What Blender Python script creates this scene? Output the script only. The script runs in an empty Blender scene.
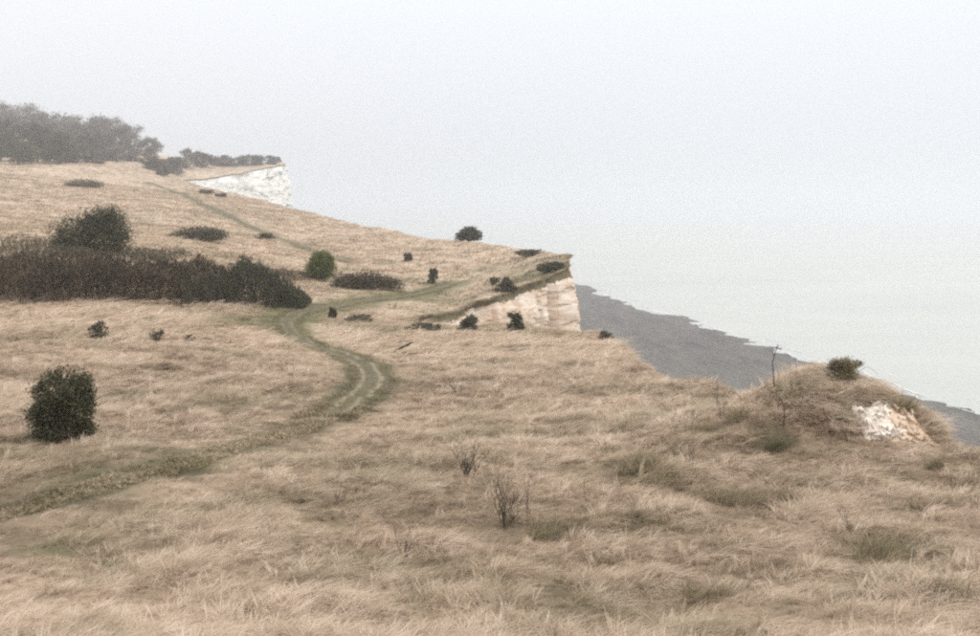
import bpy, math, random
import numpy as np
from mathutils import Vector

# ------------------------------------------------------------------ camera, sky, sun, exposure
S = bpy.context.scene
COL = S.collection
F = 1050.0            # focal length in photograph pixels (980 wide)
UH, VH = 490.0, 205.0 # principal column, horizon row
cam_d = bpy.data.cameras.new('camera')
cam_d.sensor_width = 36.0
cam_d.lens = 36.0 * F / 980.0
cam_d.shift_y = -(318.0 - VH) / 980.0
cam_d.clip_start = 0.1
cam_d.clip_end = 30000.0
cam = bpy.data.objects.new('camera', cam_d)
COL.objects.link(cam)
cam.location = (0, 0, 0)
cam.rotation_euler = (math.radians(90), 0, 0)
S.camera = cam

SUN_EL, SUN_AZ = 48.0, 140.0      # azimuth clockwise from +Y (view direction): behind the camera, to the right
world = bpy.data.worlds.new('World')
S.world = world
world.use_nodes = True
wn, wl = world.node_tree.nodes, world.node_tree.links
wn.clear()
wo = wn.new('ShaderNodeOutputWorld'); bg = wn.new('ShaderNodeBackground')
sky = wn.new('ShaderNodeTexSky'); sky.sky_type = 'NISHITA'; sky.sun_disc = False
sky.sun_elevation = math.radians(SUN_EL); sky.sun_rotation = math.radians(SUN_AZ)
sky.dust_density = 6.0; sky.air_density = 1.0
hs = wn.new('ShaderNodeHueSaturation'); hs.inputs['Saturation'].default_value = 0.25
wl.new(sky.outputs[0], hs.inputs['Color'])
# overcast cloud sheet: standard overcast luminance, brighter overhead than at the horizon
tc = wn.new('ShaderNodeTexCoord'); sx = wn.new('ShaderNodeSeparateXYZ')
wl.new(tc.outputs['Generated'], sx.inputs[0])
mr = wn.new('ShaderNodeMapRange'); mr.inputs[1].default_value = 0.0; mr.inputs[2].default_value = 1.0
mr.inputs[3].default_value = 1.0; mr.inputs[4].default_value = 1.8
wl.new(sx.outputs['Z'], mr.inputs[0])
oc = wn.new('ShaderNodeMix'); oc.data_type = 'RGBA'; oc.blend_type = 'MULTIPLY'; oc.inputs[0].default_value = 1.0
oc.inputs[6].default_value = (9.1, 9.4, 9.85, 1)
wl.new(mr.outputs[0], oc.inputs[7])
mx = wn.new('ShaderNodeMix'); mx.data_type = 'RGBA'; mx.inputs[0].default_value = 0.88
wl.new(hs.outputs[0], mx.inputs[6]); wl.new(oc.outputs[2], mx.inputs[7])
wl.new(mx.outputs[2], bg.inputs['Color']); bg.inputs['Strength'].default_value = 0.1
wl.new(bg.outputs[0], wo.inputs['Surface'])

sun_d = bpy.data.lights.new('sun', 'SUN')
sun_d.energy = 1.5; sun_d.angle = math.radians(11); sun_d.color = (1.0, 0.95, 0.87)
sun = bpy.data.objects.new('sun', sun_d); COL.objects.link(sun)
_a, _e = math.radians(SUN_AZ), math.radians(SUN_EL)
_d = Vector((math.sin(_a) * math.cos(_e), math.cos(_a) * math.cos(_e), math.sin(_e)))
sun.rotation_euler = _d.to_track_quat('Z', 'Y').to_euler()

S.view_settings.view_transform = 'Standard'
S.view_settings.look = 'None'
S.view_settings.exposure = 0.0
S.view_settings.gamma = 1.0
S.cycles.max_bounces = 6
S.cycles.diffuse_bounces = 2
S.cycles.transmission_bounces = 2
S.cycles.transparent_max_bounces = 4
S.cycles.volume_bounces = 4
S.cycles.filter_width = 2.4
S.cycles.use_denoising = False      # the photograph is a grainy scan; the fine grass keeps its texture

HAZE_DENSITY = 0.00058
SEA_Z = -45.0
rng = np.random.default_rng(7)
random.seed(7)

# ------------------------------------------------------------------ noise
def _h(ix, iy, seed):
    v = (ix.astype(np.int64) * 374761393 + iy.astype(np.int64) * 668265263 + seed * 1274126177) & 0xFFFFFFFF
    v = ((v ^ (v >> 13)) * 1274126177) & 0xFFFFFFFF
    v = ((v ^ (v >> 16)) * 2246822519) & 0xFFFFFFFF
    v = v ^ (v >> 15)
    return (v & 0xFFFFFF) / float(0xFFFFFF) * 2 - 1

def vn(x, y, seed=0):
    x = np.asarray(x, float); y = np.asarray(y, float)
    ix = np.floor(x); iy = np.floor(y); fx = x - ix; fy = y - iy
    ux = fx * fx * fx * (fx * (fx * 6 - 15) + 10); uy = fy * fy * fy * (fy * (fy * 6 - 15) + 10)
    a = _h(ix, iy, seed); b = _h(ix + 1, iy, seed); c = _h(ix, iy + 1, seed); d = _h(ix + 1, iy + 1, seed)
    return (a * (1 - ux) + b * ux) * (1 - uy) + (c * (1 - ux) + d * ux) * uy

def fbm(x, y, o=4, seed=0):
    s = 0; a = 1; t = 0
    for k in range(o):
        s = s + a * vn(x, y, seed + k * 17); t += a; a *= 0.5
        x = x * 2.03 + 11.3; y = y * 2.03 - 7.1
    return s / t

def sstep(a, b, x):
    t = np.clip((x - a) / (b - a), 0, 1)
    return t * t * (3 - 2 * t)

# ------------------------------------------------------------------ terrain height
# surveyed spot heights: (column, row, metres away) of points on the turf
SPOT = [(-200,700,12),(0,636,14.5),(250,636,14),(490,636,14),(740,636,13.5),(980,636,13),(1200,640,13),
 (0,560,19.5),(250,565,18.8),(490,560,19),(740,560,18.5),(980,560,18),
 (490,480,27),(740,490,25),(980,490,24.5),(490,450,32),(680,440,31),(490,420,38),(560,390,46),(490,390,47),(640,400,42),
 (490,360,62),(560,350,70),(620,362,62),(400,360,62),(490,340,78),(590,334,86),(430,332,84),(350,335,80),
 (660,383,50),(700,390,43),(800,455,30),(720,420,36),(900,470,27.5),(990,470,26.5),
 (0,520,23),(0,440,34),(0,400,42),(0,350,58),(0,310,78),(0,255,105),(0,235,135),(0,210,190),(0,190,260),(0,168,400),
 (-300,520,23),(-300,400,42),(-300,310,78),(-300,225,120),(-300,180,200),(-300,150,300),
 (100,165,420),(100,190,290),(100,225,170),(100,252,105),(100,303,80),(100,350,60),(100,400,43),(100,480,27),
 (200,455,31),(200,400,43),(200,340,65),(200,305,85),(200,270,108),(200,240,145),(200,215,210),(200,195,310),
 (310,450,31.5),(310,400,44),(310,350,66),(310,320,88),(310,285,115),(310,252,160),(310,228,220),(310,213,275),
 (400,330,86),(400,316,96),(400,296,112),(400,270,140),(400,245,185),(400,227,222),(455,312,104),
 (480,296,112),(480,268,140),(480,240,175),(565,263,125),(545,250,142),(520,275,125),(285,207,300),(240,195,370),
 (200,186,450),(190,181,520),(150,168,500),(50,156,600),(150,158,580),(230,165,610),(278,163,650),(240,163,700),(-200,130,600),(-500,90,700),(100,150,900),(0,140,1400)]
XYZ = [((u - UH) / F * Y, Y, -(v - VH) / F * Y) for u, v, Y in SPOT]
XYZ += [(0,0,-1.7),(-20,0,-1.9),(14,0,-2.4),(0,6,-3.4),(-8,6,-3.4),(8,6,-3.6),(0,-25,2.0),(-40,-25,2.0),(15,-25,1.0),(-80,10,-2.5),(-60,40,-6.5),(-150,60,-3)]
XYZ = np.array(XYZ)
def warp(x, y): return np.stack([np.arcsinh(np.asarray(x, float) / 18) * 18, np.arcsinh(np.asarray(y, float) / 25) * 25], -1)
def _tps(r2): return 0.5 * r2 * np.log(np.maximum(r2, 1e-9))
_P = warp(XYZ[:, 0], XYZ[:, 1]); _n = len(_P)
_K = _tps(((_P[:, None] - _P[None]) ** 2).sum(-1)) + np.eye(_n) * 2.0
_A = np.zeros((_n + 3, _n + 3)); _A[:_n, :_n] = _K; _A[:_n, _n] = 1; _A[:_n, _n+1:] = _P; _A[_n, :_n] = 1; _A[_n+1:, :_n] = _P.T
_W = np.linalg.solve(_A, np.concatenate([XYZ[:, 2], [0, 0, 0]]))

def base_z(x, y):
    x = np.asarray(x, float); y = np.asarray(y, float); sh = np.broadcast(x, y).shape
    x = np.broadcast_to(x, sh).ravel(); y = np.broadcast_to(y, sh).ravel(); out = np.empty(len(x))
    for i in range(0, len(x), 20000):
        q = warp(x[i:i+20000], y[i:i+20000])
        r2 = ((q[:, None] - _P[None]) ** 2).sum(-1)
        out[i:i+20000] = _tps(r2) @ _W[:_n] + _W[_n] + q @ _W[_n+1:]
    return out.reshape(sh)

def ground_z(x, y):
    x = np.asarray(x, float); y = np.asarray(y, float)
    z = base_z(x, y)
    # grassy mound on the cliff edge
    d = ((x - 10.2) / np.where(x < 10.2, 3.3, 2.0)) ** 2 + ((y - 32.0) / np.where(y < 32, 2.9, 3.2)) ** 2
    z = z + 2.15 * np.exp(-d ** 0.85)
    d2 = ((x - 11.8) / 1.0) ** 2 + ((y - 31.2) / 1.6) ** 2
    z = z + 0.5 * np.exp(-d2 ** 1.5)
    z = z + 1.0 * np.exp(-((x - 9.0) / 3.6) ** 2 - ((y - 122.5) / 5.5) ** 2)
    far = np.clip(np.hypot(x, y) / 60, 0.5, 4)
    z = z + 0.20 * fbm(x / 1.3, y / 1.2, 3, 5) * np.clip(1.5 - far * .5, 0.12, 1) + 0.28 * fbm(x / 9, y / 9, 3, 9)
    return z

# ------------------------------------------------------------------ coastline: x of the cliff edge for each y
CO = np.array([(-60,20),(0,16),(15,14.2),(25,13.0),(27.5,12.8),(30,12.5),(32,12.2),(35,11.2),(40,9.9),(45,9.0),(50,8.3),(60,8.4),(72,8.9),(83,9.3),(87,8.2),
 (89,5.0),(90.5,-1.0),(92,-7.3),(94,-7.7),(99,-6.4),(102,-4.2),(105.5,-2.4),(108.2,-1.9),(110,0.6),(112.6,1.8),(115.5,4.1),(117.3,6.2),(118.0,6.6),(118.5,8.5),(119.2,9.15),(122,9.3),(129,9.7),(140,7.6),(160,2.0),(175,-3.0),(200,-13.5),(225,-23.6),
 (260,-39.6),(300,-58.6),(370,-88),(450,-124),(500,-146),(520,-149),(555,-143),(600,-133),(640,-127),(655,-127),(680,-133),(720,-150),(900,-260),(1500,-700)], float)
def coast_x(y):
    y = np.asarray(y, float)
    s = sum(np.interp(y + o, CO[:, 0], CO[:, 1]) for o in (-0.3, -0.1, 0.1, 0.3)) / 4
    amp = np.interp(y, [0, 80, 112, 117, 128, 140, 300, 600], [0.35, 0.5, 0.7, 0.2, 0.2, 0.7, 1.6, 2.6])
    sc = np.interp(y, [0, 130, 300, 600], [3.0, 4.0, 9.0, 14.0])
    return s + amp * fbm(y / sc, y * 0 + 3.3, 4, 31) + 0.22 * fbm(y / 0.8, y * 0 + 7.7, 2, 37)

def ray_ground(u, v):
    """the point of the turf seen at a column and row of the photograph"""
    Y = np.concatenate([np.arange(8, 130, 0.1), np.arange(130, 1000, 0.6)])
    zr = -(v - VH) / F * Y; xr = (u - UH) / F * Y
    zg = ground_z(xr, Y)
    k = np.nonzero(zg >= zr)[0]
    i = k[0] if len(k) else int(np.argmin(np.abs(zg - zr)))
    return np.array([xr[i], Y[i], zg[i]])
def at(u, Y):
    x = (u - UH) / F * Y
    return np.array([x, Y, float(ground_z(x, Y))])

# ------------------------------------------------------------------ mesh and object helpers
def mesh_np(name, V, Fa, attrs=None, smooth=False):
    """V (n,3); Fa: list of (m,k) index arrays"""
    if isinstance(Fa, np.ndarray): Fa = [Fa]
    me = bpy.data.meshes.new(name)
    V = np.asarray(V, np.float32)
    me.vertices.add(len(V)); me.vertices.foreach_set('co', V.ravel())
    idx = np.concatenate([f.ravel() for f in Fa]).astype(np.int32)
    tot = np.concatenate([np.full(len(f), f.shape[1]) for f in Fa]).astype(np.int32)
    st = np.concatenate([[0], np.cumsum(tot)[:-1]]).astype(np.int32)
    me.loops.add(len(idx)); me.loops.foreach_set('vertex_index', idx)
    me.polygons.add(len(tot)); me.polygons.foreach_set('loop_start', st); me.polygons.foreach_set('loop_total', tot)
    me.polygons.foreach_set('use_smooth', np.full(len(tot), smooth))
    for k, a in (attrs or {}).items():
        at_ = me.attributes.new(k, 'FLOAT', 'POINT'); at_.data.foreach_set('value', np.asarray(a, np.float32).ravel())
    me.update(calc_edges=True)
    return me

def obj(name, me, mat=None, parent=None):
    o = bpy.data.objects.new(name, me); COL.objects.link(o)
    if mat is not None and me is not None and not me.materials: me.materials.append(mat)
    if parent is not None: o.parent = parent
    return o
def tag(o, label=None, cat=None, group=None, kind=None):
    if label: o['label'] = label
    if cat: o['category'] = cat
    if group: o['group'] = group
    if kind: o['kind'] = kind
    return o
def empty(name, loc, rz=0, sc=1):
    o = bpy.data.objects.new(name, None); COL.objects.link(o)
    o.location = loc; o.rotation_euler = (0, 0, rz); o.empty_display_size = 0.2
    o.scale = (sc, sc, sc) if np.isscalar(sc) else sc
    return o

class MB:
    def __init__(s): s.v = []; s.f = {}; s.n = 0; s.a = []
    def add(s, V, Fi, r=None):
        V = np.asarray(V, float); Fi = np.asarray(Fi)
        s.v.append(V); s.f.setdefault(Fi.shape[1], []).append(Fi + s.n); s.n += len(V)
        s.a.append(np.full(len(V), 0.5) if r is None else np.broadcast_to(np.asarray(r, float), (len(V),)))
    def mesh(s, name, smooth=False):
        return mesh_np(name, np.concatenate(s.v), [np.concatenate(f) for f in s.f.values()], {'rnd': np.concatenate(s.a)}, smooth)
    def tube(s, P, R, n=5, r=None):
        P = np.asarray(P, float); R = np.broadcast_to(np.asarray(R, float), (len(P),))
        T = np.gradient(P, axis=0); T /= np.linalg.norm(T, axis=1)[:, None] + 1e-9
        up = np.array([0.31, 0.17, 0.93]) if abs(T[0, 2]) < 0.9 else np.array([1.0, 0.1, 0])
        A = np.cross(T, up); A /= np.linalg.norm(A, axis=1)[:, None] + 1e-9; B = np.cross(T, A)
        th = np.arange(n) / n * 2 * np.pi
        V = P[:, None] + R[:, None, None] * (np.cos(th)[None, :, None] * A[:, None] + np.sin(th)[None, :, None] * B[:, None])
        m = len(P); i, j = np.meshgrid(np.arange(m - 1), np.arange(n), indexing='ij'); j2 = (j + 1) % n
        Q = np.stack([i * n + j, i * n + j2, (i + 1) * n + j2, (i + 1) * n + j], -1).reshape(-1, 4)
        s.add(V.reshape(-1, 3), Q, r)
    def leaves(s, P, size, flat=0.0, r=None, aspect=0.55, axis=None):
        n = len(P); size = np.broadcast_to(np.asarray(size, float), (n,))
        a = rng.normal(size=(n, 3)) if axis is None else axis + rng.normal(size=(n, 3)) * 0.35
        a[:, 2] *= (1 - flat); a /= np.linalg.norm(a, axis=1)[:, None] + 1e-9
        b = np.cross(a, rng.normal(size=(n, 3))); b /= np.linalg.norm(b, axis=1)[:, None] + 1e-9
        a = a * size[:, None]; b = b * size[:, None] * aspect
        V = np.stack([P - a, P + b - a * .1, P + a, P - b - a * .1], 1).reshape(-1, 3)
        Q = np.arange(n * 4).reshape(n, 4)
        rr = rng.random(n) if r is None else np.asarray(r)
        s.add(V, Q, np.repeat(rr, 4))

# ------------------------------------------------------------------ materials
def new_mat(name):
    m = bpy.data.materials.new(name); m.use_nodes = True
    n, l = m.node_tree.nodes, m.node_tree.links
    return m, n, l, n['Principled BSDF']
def ramp(n, stops):
    r = n.new('ShaderNodeValToRGB'); e = r.color_ramp.elements
    while len(e) < len(stops): e.new(0.5)
    for k, (p, c) in enumerate(stops): e[k].position = p; e[k].color = (*c, 1)
    return r
def noise(n, l, scale, detail=4, rough=0.55, vec=None):
    t = n.new('ShaderNodeTexNoise'); t.inputs['Scale'].default_value = scale; t.inputs['Detail'].default_value = detail; t.inputs['Roughness'].default_value = rough
    if vec is not None: l.new(vec, t.inputs['Vector'])
    return t
def attr(n, name, typ='GEOMETRY'):
    a = n.new('ShaderNodeAttribute'); a.attribute_name = name; a.attribute_type = typ; return a
def mixc(n, l, f, a, b, mode='MIX'):
    m = n.new('ShaderNodeMix'); m.data_type = 'RGBA'; m.blend_type = mode
    for i, s in ((0, f), (6, a), (7, b)):
        if isinstance(s, (int, float)): m.inputs[i].default_value = s
        elif isinstance(s, tuple): m.inputs[i].default_value = (*s, 1)
        else: l.new(s, m.inputs[i])
    return m.outputs[2]

STRAW = [(0.0, (0.17, 0.118, 0.074)), (0.35, (0.41, 0.302, 0.205)), (0.7, (0.60, 0.460, 0.338)), (1.0, (0.74, 0.605, 0.48))]
GREEN = (0.17, 0.165, 0.065)
def grass_mat(name, inst):
    m, n, l, b = new_mat(name)
    typ = 'INSTANCER' if inst else 'GEOMETRY'
    tint = attr(n, 'tint', typ); grn = attr(n, 'green', typ)
    if inst:
        bl = attr(n, 'rnd')
        ma = n.new('ShaderNodeMath'); ma.operation = 'MULTIPLY_ADD'; ma.inputs[1].default_value = 0.75; l.new(bl.outputs['Fac'], ma.inputs[0])
        sb = n.new('ShaderNodeMath'); sb.operation = 'SUBTRACT'; sb.inputs[1].default_value = 0.375; l.new(tint.outputs['Fac'], sb.inputs[0])
        l.new(sb.outputs[0], ma.inputs[2]); fac = ma.outputs[0]
    else:
        g = n.new('ShaderNodeNewGeometry')
        nz = noise(n, l, 1.3, 6, 0.7, g.outputs['Position'])
        ma = n.new('ShaderNodeMath'); ma.operation = 'MULTIPLY_ADD'; ma.inputs[1].default_value = 0.7; l.new(nz.outputs['Fac'], ma.inputs[0])
        sb = n.new('ShaderNodeMath'); sb.operation = 'SUBTRACT'; sb.inputs[1].default_value = 0.38; l.new(tint.outputs['Fac'], sb.inputs[0])
        l.new(sb.outputs[0], ma.inputs[2]); fac = ma.outputs[0]
        bp = n.new('ShaderNodeBump'); bp.inputs['Strength'].default_value = 0.8; bp.inputs['Distance'].default_value = 0.2
        n2 = noise(n, l, 3.0, 6, 0.7, g.outputs['Position']); l.new(n2.outputs['Fac'], bp.inputs['Height']); l.new(bp.outputs[0], b.inputs['Normal'])
    r = ramp(n, STRAW); l.new(fac, r.inputs[0])
    gr = ramp(n, [(0.0, (0.075, 0.068, 0.03)), (1.0, (0.27, 0.24, 0.12))]); l.new(fac, gr.inputs[0])
    c = mixc(n, l, grn.outputs['Fac'], r.outputs[0], gr.outputs[0])
    l.new(c, b.inputs['Base Color']); b.inputs['Roughness'].default_value = 0.75; b.inputs['Specular IOR Level'].default_value = 0.2
    if inst:
        tr = n.new('ShaderNodeBsdfTranslucent'); l.new(c, tr.inputs['Color'])
        ms = n.new('ShaderNodeMixShader'); ms.inputs[0].default_value = 0.15
        l.new(b.outputs[0], ms.inputs[1]); l.new(tr.outputs[0], ms.inputs[2]); l.new(ms.outputs[0], n['Material Output'].inputs['Surface'])
    return m
M_GROUND = grass_mat('matted_turf', False)
M_GRASS = grass_mat('dry_grass', True)

def leaf_mat(name, dark, light, trans=0.2, rough=0.6):
    m, n, l, b = new_mat(name)
    a = attr(n, 'rnd'); r = ramp(n, [(0, dark), (1, light)]); l.new(a.outputs['Fac'], r.inputs[0])
    l.new(r.outputs[0], b.inputs['Base Color']); b.inputs['Roughness'].default_value = rough; b.inputs['Specular IOR Level'].default_value = 0.3
    if trans:
        tr = n.new('ShaderNodeBsdfTranslucent'); l.new(r.outputs[0], tr.inputs['Color'])
        ms = n.new('ShaderNodeMixShader'); ms.inputs[0].default_value = trans
        l.new(b.outputs[0], ms.inputs[1]); l.new(tr.outputs[0], ms.inputs[2]); l.new(ms.outputs[0], n['Material Output'].inputs['Surface'])
    return m
M_EVERGREEN = leaf_mat('evergreen_leaf', (0.018, 0.021, 0.010), (0.105, 0.102, 0.045))
M_DULL = leaf_mat('dull_leaf', (0.034, 0.033, 0.019), (0.13, 0.115, 0.062))
M_BRIGHT = leaf_mat('ivy_green_leaf', (0.034, 0.046, 0.012), (0.21, 0.23, 0.06))
M_BROWN = leaf_mat('bramble_brown', (0.020, 0.015, 0.009), (0.145, 0.105, 0.060))
M_OLIVE = leaf_mat('olive_scrub', (0.06, 0.052, 0.03), (0.17, 0.145, 0.085))
M_WOODGREY = leaf_mat('winter_twig_grey', (0.06, 0.05, 0.04), (0.19, 0.16, 0.125))
M_WOODHAZED = leaf_mat('winter_twig_hazed', (0.12, 0.105, 0.09), (0.26, 0.23, 0.195))  # grey twigs of the back row, lightened so the colour carries part of the haze
M_BARK = leaf_mat('bark', (0.035, 0.028, 0.020), (0.10, 0.080, 0.058), 0)
M_TWIG = leaf_mat('dry_twig', (0.045, 0.034, 0.024), (0.14, 0.105, 0.07), 0)
M_STRAWLEAF = leaf_mat('dry_straw_blade', (0.24, 0.18, 0.11), (0.55, 0.44, 0.31), 0.3)
M_TUSSOCK = leaf_mat('olive_tussock_blade', (0.085, 0.068, 0.032), (0.36, 0.285, 0.165), 0.2)
M_DARKBLADE = leaf_mat('dark_green_blade', (0.04, 0.042, 0.018), (0.15, 0.135, 0.06), 0.2)
M_GREENBLADE = leaf_mat('green_blade', (0.055, 0.075, 0.018), (0.17, 0.19, 0.06), 0.3)

def chalk_mat(name, white, stain, amount):
    m, n, l, b = new_mat(name)
    g = n.new('ShaderNodeNewGeometry'); pos = g.outputs['Position']
    n1 = noise(n, l, 0.35, 5, 0.6, pos); r1 = ramp(n, [(0.62 - amount * 0.4, (0, 0, 0)), (0.85 - amount * 0.3, (1, 1, 1))]); l.new(n1.outputs['Fac'], r1.inputs[0])
    c = mixc(n, l, r1.outputs[0], white, stain)
    mp = n.new('ShaderNodeMapping'); mp.inputs['Scale'].default_value = (0.35, 0.35, 2.4); l.new(pos, mp.inputs[0])
    n2 = noise(n, l, 1.2, 6, 0.7, mp.outputs[0]); r2 = ramp(n, [(0.30, (0.72, 0.66, 0.58)), (0.52, (1, 1, 1))]); l.new(n2.outputs['Fac'], r2.inputs[0])
    c = mixc(n, l, 0.75, c, r2.outputs[0], 'MULTIPLY')
    dp = attr(n, 'depth'); nz = noise(n, l, 2.3, 5, 0.75, pos)
    ad = n.new('ShaderNodeMath'); ad.operation = 'MULTIPLY_ADD'; ad.inputs[1].default_value = -1.3; l.new(nz.outputs['Fac'], ad.inputs[0]); l.new(dp.outputs['Fac'], ad.inputs[2])
    r3 = ramp(n, [(0.0, (1, 1, 1)), (0.10, (0, 0, 0))]); l.new(ad.outputs[0], r3.inputs[0])
    c = mixc(n, l, r3.outputs[0], c, (0.15, 0.125, 0.075))
    l.new(c, b.inputs['Base Color']); b.inputs['Roughness'].default_value = 0.95; b.inputs['Specular IOR Level'].default_value = 0.1
    bp = n.new('ShaderNodeBump'); bp.inputs['Strength'].default_value = 0.7; bp.inputs['Distance'].default_value = 0.12
    n4 = noise(n, l, 3.5, 7, 0.7, pos); l.new(n4.outputs['Fac'], bp.inputs['Height']); l.new(bp.outputs[0], b.inputs['Normal'])
    return m
M_CHALK = chalk_mat('weathered_chalk', (0.76, 0.665, 0.57), (0.60, 0.44, 0.315), 0.55)
M_CHALKW = chalk_mat('white_chalk', (0.86, 0.85, 0.80), (0.72, 0.67, 0.58), 0.15)

def sea_mat():
    m, n, l, b = new_mat('milky_sea')
    g = n.new('ShaderNodeNewGeometry'); pos = g.outputs['Position']
    mp = n.new('ShaderNodeMapping'); mp.inputs['Scale'].default_value = (0.010, 0.022, 0.01); mp.inputs['Rotation'].default_value = (0, 0, math.radians(15)); l.new(pos, mp.inputs[0])
    n1 = noise(n, l, 1.0, 5, 0.6, mp.outputs[0])
    r = ramp(n, [(0.3, (0.45, 0.455, 0.405)), (0.7, (0.52, 0.51, 0.445))]); l.new(n1.outputs['Fac'], r.inputs[0])
    l.new(r.outputs[0], b.inputs['Base Color']); b.inputs['Roughness'].default_value = 0.28; b.inputs['IOR'].default_value = 1.33
    m2 = n.new('ShaderNodeMapping'); m2.inputs['Scale'].default_value = (0.16, 0.42, 0.2); m2.inputs['Rotation'].default_value = (0, 0, math.radians(14)); l.new(pos, m2.inputs[0])
    n2 = noise(n, l, 1.0, 5, 0.6, m2.outputs[0])
    bp = n.new('ShaderNodeBump'); bp.inputs['Strength'].default_value = 0.35; bp.inputs['Distance'].default_value = 0.6
    l.new(n2.outputs['Fac'], bp.inputs['Height']); l.new(bp.outputs[0], b.inputs['Normal'])
    return m
def shingle_mat():
    m, n, l, b = new_mat('wet_shingle')
    g = n.new('ShaderNodeNewGeometry'); pos = g.outputs['Position']
    mpb = n.new('ShaderNodeMapping'); mpb.inputs['Rotation'].default_value = (0, 0, math.radians(-12)); mpb.inputs['Scale'].default_value = (0.12, 0.03, 0.1); l.new(pos, mpb.inputs[0])
    n1 = noise(n, l, 1.0, 8, 0.72, mpb.outputs[0]); n2 = noise(n, l, 0.9, 4, 0.75, pos)
    r = ramp(n, [(0.25, (0.050, 0.045, 0.040)), (0.75, (0.17, 0.152, 0.128))]); l.new(n1.outputs['Fac'], r.inputs[0])
    r2 = ramp(n, [(0.3, (0.5, 0.5, 0.5)), (0.72, (1.6, 1.55, 1.5))]); l.new(n2.outputs['Fac'], r2.inputs[0])
    c = mixc(n, l, 1.0, r.outputs[0], r2.outputs[0], 'MULTIPLY'); l.new(c, b.inputs['Base Color']); b.inputs['Roughness'].default_value = 0.8
    bp = n.new('ShaderNodeBump'); bp.inputs['Strength'].default_value = 0.8; bp.inputs['Distance'].default_value = 0.5; l.new(n2.outputs['Fac'], bp.inputs['Height']); l.new(bp.outputs[0], b.inputs['Normal'])
    return m
def plain_mat(name, c, rough=0.9):
    m, n, l, b = new_mat(name)
    g = n.new('ShaderNodeNewGeometry'); nz = noise(n, l, 2.5, 5, 0.65, g.outputs['Position'])
    r = ramp(n, [(0.3, tuple(x * 0.8 for x in c)), (0.7, tuple(min(1, x * 1.12) for x in c))]); l.new(nz.outputs['Fac'], r.inputs[0])
    l.new(r.outputs[0], b.inputs['Base Color']); b.inputs['Roughness'].default_value = rough
    return m

# ------------------------------------------------------------------ paths and where the turf is greener
def poly(px):
    return np.array([ray_ground(u, v)[:2] for u, v in px])
def smooth_line(P, step):
    P = np.asarray(P)
    for _ in range(3):
        Q = [P[0]]
        for a, b in zip(P[:-1], P[1:]): Q += [a * .75 + b * .25, a * .25 + b * .75]
        P = np.array(Q + [P[-1]])
    d = np.concatenate([[0], np.cumsum(np.hypot(*np.diff(P, axis=0).T))]); s = np.arange(0, d[-1], step)
    return np.stack([np.interp(s, d, P[:, 0]), np.interp(s, d, P[:, 1])], -1)
TRACK = smooth_line(poly([(-60,530),(0,515),(60,500),(120,483),(190,461),(250,444),(300,430),(338,411),(364,393),(374,380),(367,365),(345,356),(318,348),(298,337),(285,326),(290,316),(312,309),(345,304),(385,298),(425,292),(455,283)]), 0.4)
UPPER = smooth_line(poly([(345,262),(300,247),(268,235),(240,222),(212,208),(188,197),(165,188),(148,182)]), 1.0)
def dist_line(x, y, L):
    sh = np.shape(x); q = np.stack([np.ravel(x), np.ravel(y)], -1); out = np.empty(len(q)); wi = np.empty(len(q), int)
    for i in range(0, len(q), 20000):
        d = ((q[i:i+20000, None] - L[None]) ** 2).sum(-1); k = d.argmin(1); wi[i:i+20000] = k; out[i:i+20000] = np.sqrt(d[np.arange(len(k)), k])
    return out.reshape(sh), wi.reshape(sh)
# patches named by the spot they lie at in view: (col,row, radius across m, radius along m, green, dark)
PATCH = [(265,322,3.0,4,.8,0),(300,312,4,5,.7,0),(345,292,4,5,.5,0),(420,300,5,6,.45,0),(250,326,3,3,.5,0),(30,490,1.6,1.5,.5,.1),(60,505,2.2,1.2,.35,.1),
 (150,455,1.5,1.2,.4,.15),(120,470,1.5,1,.35,.1),(350,580,1,1,.25,.1),(630,465,1.0,1.0,.45,.25),(650,480,.9,.9,.45,.3),(735,495,.9,.8,.45,.25),(880,548,.9,.8,.4,.3),(770,440,.6,.8,.55,.35),(780,492,.6,.4,.4,.25),
 (715,405,1.4,2,.2,.15),(560,520,1.6,1.0,.25,.12),(440,575,1.2,.8,.25,.15),(340,500,1.8,1,.25,.1),(640,530,.8,.8,.35,.2),(900,560,1.2,.8,.3,.2),(690,590,1.2,.6,.25,.1),(270,600,1.5,.6,.15,.12),
 (500,560,1.4,.6,.2,.1),(85,580,1.2,.5,.2,.08),(845,365,.7,.7,.5,.2),(890,395,.8,.7,.5,.15),(40,245,12,8,.1,.3),(250,268,9,8,.15,.25),(385,280,4,5,.4,.1),(540,262,6,7,.6,.25),(520,282,4,4,.5,.15),(450,303,3,3,.4,.1),
 (180,213,10,20,.1,.05),(205,192,8,10,.3,.2),(350,325,3,3,.3,.1),(440,330,6,3,.25,.12),(540,332,5,2,.25,.1)]
PATCHW = [(*ray_ground(u, v)[:2], a, b, g, d) for u, v, a, b, g, d in PATCH]
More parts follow.
